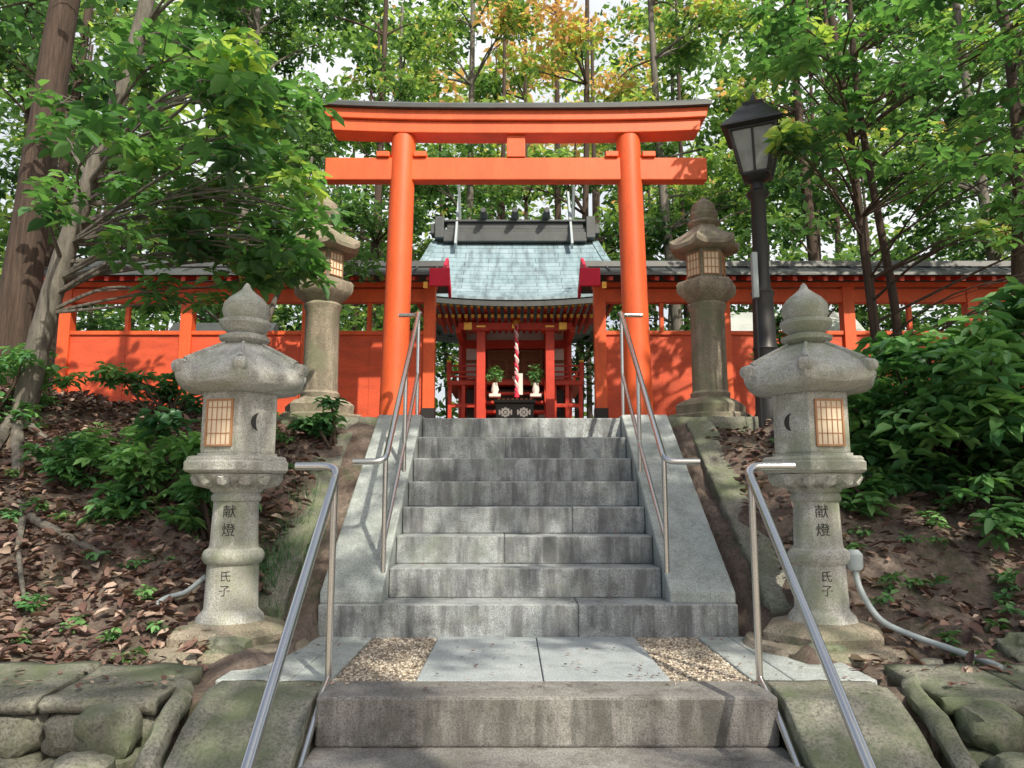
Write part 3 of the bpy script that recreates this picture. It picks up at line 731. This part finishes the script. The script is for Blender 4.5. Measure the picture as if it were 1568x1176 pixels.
m.obj('lantern_frame',BLACK,e)
m=MB(); m.lathe(x,y,[(.185,3.495),(.33,3.985)],4,'sq',r45); m.obj('glass_panes',GLASSM,e)
m=MB(); m.box(x-.16,x-.1,y-.2,y-.13,2.05,2.55); m.obj('control_box',PIPE,e,bevel=.01)
m=MB(); m.tube([(x-.13,y-.165,2.05),(x-.13,y-.165,.6)],.012,8); m.obj('conduit',BLACK,e)
# conduits
e=empty('electrical_conduit')
pts=[(2.26,5.12,-.45),(2.28,5.1,-.62),(2.36,5.02,-.80),(2.5,4.9,-.88),(2.62,4.7,-.92),(2.7,4.5,-.95),(2.72,4.4,-.96)]
MB().tube(spline(pts,6),.019,10).obj('pipe',PIPE,e,smooth=True); MB().lathe(2.26,5.12,[(.045,-.5),(.055,-.48),(.055,-.40),(.03,-.37)],14).obj('junction_box',PIPE,e,smooth=True)
e=empty('electrical_conduit'); MB().tube(spline([(-2.05,5.2,-.55),(-2.2,5.25,-.66),(-2.38,5.3,-.72),(-2.5,5.2,-.88),(-2.6,5.1,-.98)],6),.017,10).obj('pipe',PIPE,e,smooth=True)
for i,(x,y,s) in enumerate(((1.95,4.85,.15),(2.5,4.75,.12),(3.15,4.8,.16),(3.5,5.0,.18),(2.3,4.6,.12),(-2.1,5.7,.11),(2.35,6.1,.12),(-1.75,4.85,.13))):
    rock(x,y,h1(x,y)-.03,s*1.25,s,s*.7,MOSSY,i)
e=empty('fallen_log'); MB().tube(spline([(-3.4,3.5,-1.25),(-2.95,3.55,-1.17),(-2.6,3.6,-1.2),(-2.35,3.62,-1.10)],5),[.08]*5+[.07]*5+[.05]*6,12,wob=.08).obj('log',LOG,e,smooth=True)
# ------------------------------------------------------------------ fallen leaves & litter
n=60000; px=rng.uniform(-7.5,8.5,n); py=rng.uniform(4.4,10.6,n)
k=(np.abs(px-.1)>1.9)&~((py>8)&(np.abs(px)<3.4)&(rng.random(n)<.85))
k&=~((px>1.5)&(rng.random(n)<.6)); px=px[k];py=py[k]; pz=H(px,py)+rng.uniform(.004,.05,len(px)); n=len(px)
D=rng.normal(0,1,(n,3)); D[:,2]*=.3; U=rng.normal(0,.4,(n,3)); U[:,2]+=1; Ls=rng.uniform(.045,.125,n)
leafmesh('fallen_leaves',np.stack([px,py,pz],1),D,U,Ls,Ls*.48,rng.uniform(0,1,n)**1.3,LEAF_DEAD,None,True)
n=520; px=np.concatenate([rng.uniform(-.9,1.1,260),rng.uniform(-1.5,1.9,260)]); kk=rng.integers(1,9,260)
py=np.concatenate([Y1+TR*(kk-1)+rng.uniform(.2,.32,260),rng.uniform(4.0,5.5,260)]); pz=np.concatenate([-1+RS*kk+.008,np.full(260,-.985)])
D=rng.normal(0,1,(n,3)); D[:,2]*=.1; U=rng.normal(0,.15,(n,3)); U[:,2]+=1; Ls=rng.uniform(.012,.045,n)
leafmesh('fallen_leaves',np.stack([px,py,pz],1),D,U,Ls,Ls*.5,rng.uniform(0,1,n),LEAF_DEAD)
n=260; px=rng.uniform(-5,6,n); py=rng.uniform(3.97,4.4,n); kk=(px<-1.8)|(px>2.2); px=px[kk];py=py[kk];n=len(px)
D=rng.normal(0,1,(n,3)); D[:,2]*=.1; U=rng.normal(0,.15,(n,3)); U[:,2]+=1; Ls=rng.uniform(.03,.09,n)
leafmesh('fallen_leaves',np.stack([px,py,np.full(n,-.965)],1),D,U,Ls,Ls*.5,rng.uniform(0,1,n),LEAF_DEAD)
# ------------------------------------------------------------------ shrubs
def shrub(c,r,ncl,nper,L,name='shrub',wh=5,mat=LEAF_SH,sh=(.5,.25)):
    e=empty(name); cl=[]; m=MB(); gz=h1(c[0],c[1])
    for i in range(ncl):
        p=blob(c,r,1)[0]; p[2]=max(p[2],h1(p[0],p[1])+.1); cl.append((tuple(p),(r[0]*.33,r[1]*.33,r[2]*.28)))
        b=Vector((c[0]+R.uniform(-.15,.15),c[1]+R.uniform(-.1,.1),gz-.05)); q=Vector(p)
        m.tube(spline([b,(b+q)/2+Vector((R.uniform(-.1,.1),0,.1)),q],4),[.018]*3+[.013]*3+[.008]*3,5)
    m.obj('stems',BARKD,e,smooth=True); foliage('leaves',cl,nper,L,mat,e,wh,sh,.42,True)
shrub((3.9,6.8,.65),(1.25,.8,.75),34,18,.19,sh=(.65,.28))
shrub((4.5,6.0,.9),(.9,.7,.95),28,18,.20,sh=(.65,.28))
shrub((4.3,5.8,-.05),(.8,.4,.4),14,16,.15,sh=(.65,.25))
shrub((3.0,6.6,.05),(.45,.35,.3),9,14,.13,sh=(.6,.25))
shrub((3.35,7.4,.95),(.6,.5,.45),12,20,.13)
shrub((-3.05,6.4,.2),(.62,.4,.42),18,18,.14,sh=(.6,.25))
shrub((-2.45,6.1,.05),(.4,.3,.32),9,16,.13,sh=(.6,.25))
shrub((-3.8,6.7,.25),(.5,.35,.3),9,14,.12)
shrub((-1.85,7.45,.72),(.35,.25,.22),8,14,.10)
shrub((-2.7,7.5,.75),(.5,.3,.25),9,14,.11)
shrub((-3.6,8.0,1.0),(.8,.4,.4),12,14,.12)
shrub((3.35,9.2,1.9),(.35,.3,.6),8,14,.13)
shrub((-5.0,7.4,1.0),(.7,.5,.5),12,14,.12)
shrub((4.9,5.2,-.5),(.5,.3,.3),9,12,.12)
pc=[]
for i in range(150):
    x=R.choice([R.uniform(-4.5,-2.0),R.uniform(2.3,5)]); y=R.uniform(4.5,7.6); pc.append(((x,y,h1(x,y)+.05),(.09,.09,.04)))
foliage('ground_plants',pc,5,.065,LEAF_SH,None,5,(.6,.2),.5,True)
n=900; gx=rng.normal(-1.75,.1,n); gy=rng.normal(6.0,.35,n); D=rng.normal(0,.4,(n,3)); D[:,2]=1; U=rng.normal(0,1,(n,3))
leafmesh('grass_tuft',np.stack([gx,gy,H(gx,gy)],1),D,U,rng.uniform(.1,.2,n),np.full(n,.005),rng.uniform(.0,.5,n),LEAF_SH)
# ------------------------------------------------------------------ near trees
def rc(box,n,r,seed=None):
    out=[]
    for i in range(n):
        out.append((tuple(R.uniform(a,b) for a,b in box),tuple(q*R.uniform(.75,1.3) for q in r)))
    return out
def roots(t):
    for pts,rr in(([(-4.85,7.4,.75),(-4.4,6.8,.35),(-4.0,6.3,.02),(-3.4,6.0,-.16),(-3.0,5.8,-.38)],.06),([(-4.9,7.4,.75),(-4.7,6.6,.25),(-4.6,5.9,-.1),(-4.3,5.3,-.5)],.06),([(-4.0,6.3,.0),(-3.7,5.8,-.25),(-3.3,5.3,-.6)],.035),([(-4.8,7.4,.7),(-4.2,7.1,.55),(-3.7,7.0,.45)],.04)):
        q=[(a,b,h1(a,b)+rr*.1) for a,b,c in pts]; s=spline(q,5); t.tube(s,[rr*(1-.7*i/(len(s)-1)) for i in range(len(s))],9,wob=.1)
cl=rc(((-3.7,-2.4),(5.8,7.6),(2.5,4.9)),21,(.40,.4,.2))+rc(((-2.5,-1.75),(5.4,6.9),(2.5,3.9)),9,(.34,.33,.16))+rc(((-4.2,-2.8),(6.2,7.8),(1.75,2.6)),8,(.36,.35,.16))+rc(((-5.5,-3.9),(7.6,8.4),(3.4,5.6)),7,(.45,.35,.25))+rc(((-2.6,-1.85),(6.4,7.4),(1.9,2.7)),8,(.3,.3,.14))
tree('broadleaf_tree',[(-4.9,7.5,.45),(-4.72,7.45,1.6),(-4.5,7.4,2.5),(-4.15,7.3,3.6),(-3.85,7.3,5.0),(-3.7,7.2,6.5)],.12,.065,cl,10,.18,LEAF,BARK,6,(.5,.26),fine=True,extra=roots,limb_r=.022)
cl=rc(((-8,-4.5),(8.5,11),(6.5,10)),22,(.9,.8,.6))
tree('cedar_tree',[(-6.05,9,.7),(-6.0,9,2.5),(-5.9,9,4.5),(-5.75,9,7),(-5.6,9,11)],.24,.14,cl,100,.2,LEAF,BARKD,0,(.4,.22),limb_r=.05)
cl=rc(((3.2,6.5),(6.6,9),(3.4,5.8)),27,(.5,.45,.22))+rc(((2.9,3.5),(7.2,8.6),(3.4,5.6)),8,(.34,.33,.18))+rc(((2.78,2.95),(7.3,7.5),(3.5,3.8)),2,(.15,.15,.16))+rc(((4.2,7.0),(6.2,8.4),(2.3,3.4)),8,(.4,.4,.18))
tree('slender_tree',[(4.35,8.8,.7),(4.3,8.8,2),(4.22,8.8,3.3),(4.15,8.8,4.6),(4.0,8.8,6.2),(3.8,8.8,7.5)],.062,.035,cl,11,.165,LEAF,BARKD,6,(.5,.26),fine=True,limb_r=.018)
cl=rc(((3.2,6),(8.2,10.2),(5.5,8)),13,(.6,.5,.35))
tree('slender_tree',[(4.55,8.9,.7),(4.62,8.9,2),(4.5,8.9,3.3),(4.35,8.9,4.8),(4.3,8.9,7)],.06,.035,cl,90,.15,LEAF,BARKD,0,(.5,.2),limb_r=.02)
cl=rc(((5.5,9),(8,10),(2.6,7.5)),24,(.7,.6,.4))
tree('broadleaf_tree',[(6.7,9.6,.8),(6.6,9.6,2.5),(6.8,9.6,5),(6.7,9.6,8)],.10,.05,cl,115,.16,LEAF,BARKD,0,(.45,.24),limb_r=.025)
cl=rc(((-3.1,-2.0),(9.4,10.3),(2.8,4.4)),8,(.4,.35,.25))
tree('young_tree',[(-3.3,9.7,.7),(-3.25,9.7,2.0),(-2.9,9.7,3.2),(-2.7,9.7,4.5)],.05,.02,cl,90,.13,LEAF,BARK,0,(.4,.2),limb_r=.015)
# ------------------------------------------------------------------ background forest
def painted_glow(c):  # sunlit patch high in the forest, painted into the leaf tone
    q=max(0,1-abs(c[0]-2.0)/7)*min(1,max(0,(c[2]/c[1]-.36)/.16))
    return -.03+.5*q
spots=[(-9,14,11),(-6.2,16.5,13),(-3.6,18.5,13),(-1.2,19,14),(1.6,18.2,13),(3.9,17,13),(6.5,15.5,13),(9.3,14,12),(-12,18,13),(12,17,13),(-8.5,21,15),(-4,24,15),(.5,25,15),(5,24,15),(9.5,21.5,15)]
for i,(x,y,h) in enumerate(spots):
    z0=h1(x,y); near=y<20
    cl=[]
    for j in range(29):
        t=R.random()**1.1; zz=z0+2.2+(h-2.0)*t; w=(2.3-1.1*abs(t-.3)); a=R.uniform(0,6.28); q=math.sqrt(R.random())*w
        cl.append(((x+q*math.cos(a),y+q*math.sin(a),zz),(R.uniform(.5,.95),R.uniform(.5,.8),R.uniform(.28,.5))))
    lx=R.uniform(-.6,.6)
    tree('forest_tree',[(x,y,z0-.1),(x+lx*.2,y,z0+3),(x+lx*.7,y,z0+7),(x+lx,y,z0+h)],R.uniform(.10,.2),.05,cl,190 if near else 150,.20 if near else .27,LEAF_BG,(BARKD,BARK)[i%2],0,(.42,.2),bright=painted_glow,limb_r=.035)
cl=rc(((-13,14),(16.5,20),(1.0,4.8)),100,(.9,.7,.5))+rc(((-12,13),(19,22),(3.5,8.5)),75,(1.0,.7,.6)); foliage('undergrowth',cl,150,.2,LEAF_BG,None,0,(.27,.17))
cl=[]
for i in range(430):
    y=R.uniform(27,42); x=R.uniform(-.8,.8)*y; z=h1(x,y)+R.uniform(0,1)*(y*.66); cl.append(((x,y,z),(R.uniform(1.2,2.2),1.2,R.uniform(.7,1.4))))
foliage('distant_trees',cl,125,.46,LEAF_BG,None,0,(.52,.2),bright=painted_glow)
m=MB()
for i in range(34):
    y=R.uniform(18,38); x=R.uniform(-.75,.75)*y; z=h1(x,y); l=R.uniform(-.6,.6); r=R.uniform(.06,.12); m.tube([(x,y,z-.1),(x+l*.5,y,z+6),(x+l,y,z+14)],[r,r*.8,r*.4],8)
m.obj('distant_tree_trunks',BARKD,None,smooth=True)
# ------------------------------------------------------------------ trees behind the viewer (dapple the sun)
SUN_AZ=rad(28)
SUN_EL=rad(43)
sd=Vector((math.sin(SUN_AZ)*math.cos(SUN_EL),-math.cos(SUN_AZ)*math.cos(SUN_EL),math.sin(SUN_EL)))
R2=random.Random(5)
for i,(x,y) in enumerate(((-2.5,-2.5),(3.0,-3.0),(7.5,-2.5),(11,0),(5.5,1.5),(9,-6))):
    cl=[]
    for j in range(18):
        cl.append(((x+R2.uniform(-2.8,2.8),y+R2.uniform(-2.4,2.8),R2.uniform(6.5,10)),(R2.uniform(.5,.9),R2.uniform(.5,.9),R2.uniform(.25,.45))))
    tree('overhanging_tree',[(x,y-.5,-1.95),(x+.2,y-.5,2),(x+.1,y,6),(x,y,9)],.25,.08,cl,125,.26,LEAF_C,BARKD,0,limb_r=.05)
# ------------------------------------------------------------------ light, sky, camera
w=bpy.data.worlds.new('World'); scene.world=w; w.use_nodes=True; nt=w.node_tree
bg=nt.nodes['Background']; sky=nt.nodes.new('ShaderNodeTexSky'); sky.sky_type='NISHITA'; sky.sun_disc=False
sky.sun_elevation=SUN_EL; sky.sun_rotation=math.atan2(sd.x,sd.y); sky.air_density=1.0; sky.dust_density=5; sky.ozone_density=.8
tc=N(nt,'ShaderNodeTexCoord'); cn=N(nt,'ShaderNodeTexNoise'); cn.inputs['Scale'].default_value=2.2; cn.inputs['Detail'].default_value=6; nt.links.new(tc.outputs['Generated'],cn.inputs['Vector'])
cr=ramp(nt,[(.32,(.4,.4,.4)),(.55,(1,1,1))]); nt.links.new(cn.outputs['Fac'],cr.inputs[0])
sxyz=N(nt,'ShaderNodeSeparateXYZ'); nt.links.new(tc.outputs['Generated'],sxyz.inputs[0])
mr=N(nt,'ShaderNodeMapRange'); mr.inputs['From Min'].default_value=.1; mr.inputs['From Max'].default_value=.6; mr.inputs['To Min'].default_value=.2; mr.inputs['To Max'].default_value=1; nt.links.new(sxyz.outputs[1],mr.inputs['Value'])
mm=N(nt,'ShaderNodeMath',operation='MULTIPLY'); nt.links.new(cr.outputs[0],mm.inputs[0]); nt.links.new(mr.outputs['Result'],mm.inputs[1])
cc=mixc(nt,mm.outputs[0],sky.outputs[0],(7.0,7.2,7.3))
nt.links.new(cc,bg.inputs[0]); bg.inputs[1].default_value=.15
sl=bpy.data.lights.new('sun','SUN'); sl.energy=5; sl.angle=rad(.6); sl.color=(1,.91,.74)
so=bpy.data.objects.new('sun',sl); scene.collection.objects.link(so); so.rotation_euler=sd.to_track_quat('Z','Y').to_euler()
cam=bpy.data.cameras.new('camera'); cam.lens=26.63; cam.sensor_width=36; cam.clip_end=1000; cam.clip_start=.05
co=bpy.data.objects.new('camera',cam); scene.collection.objects.link(co); co.location=(0,0,0); co.rotation_euler=(rad(98.2),0,0)
scene.camera=co
scene.view_settings.view_transform='Standard'; scene.view_settings.look='None'; scene.view_settings.exposure=0
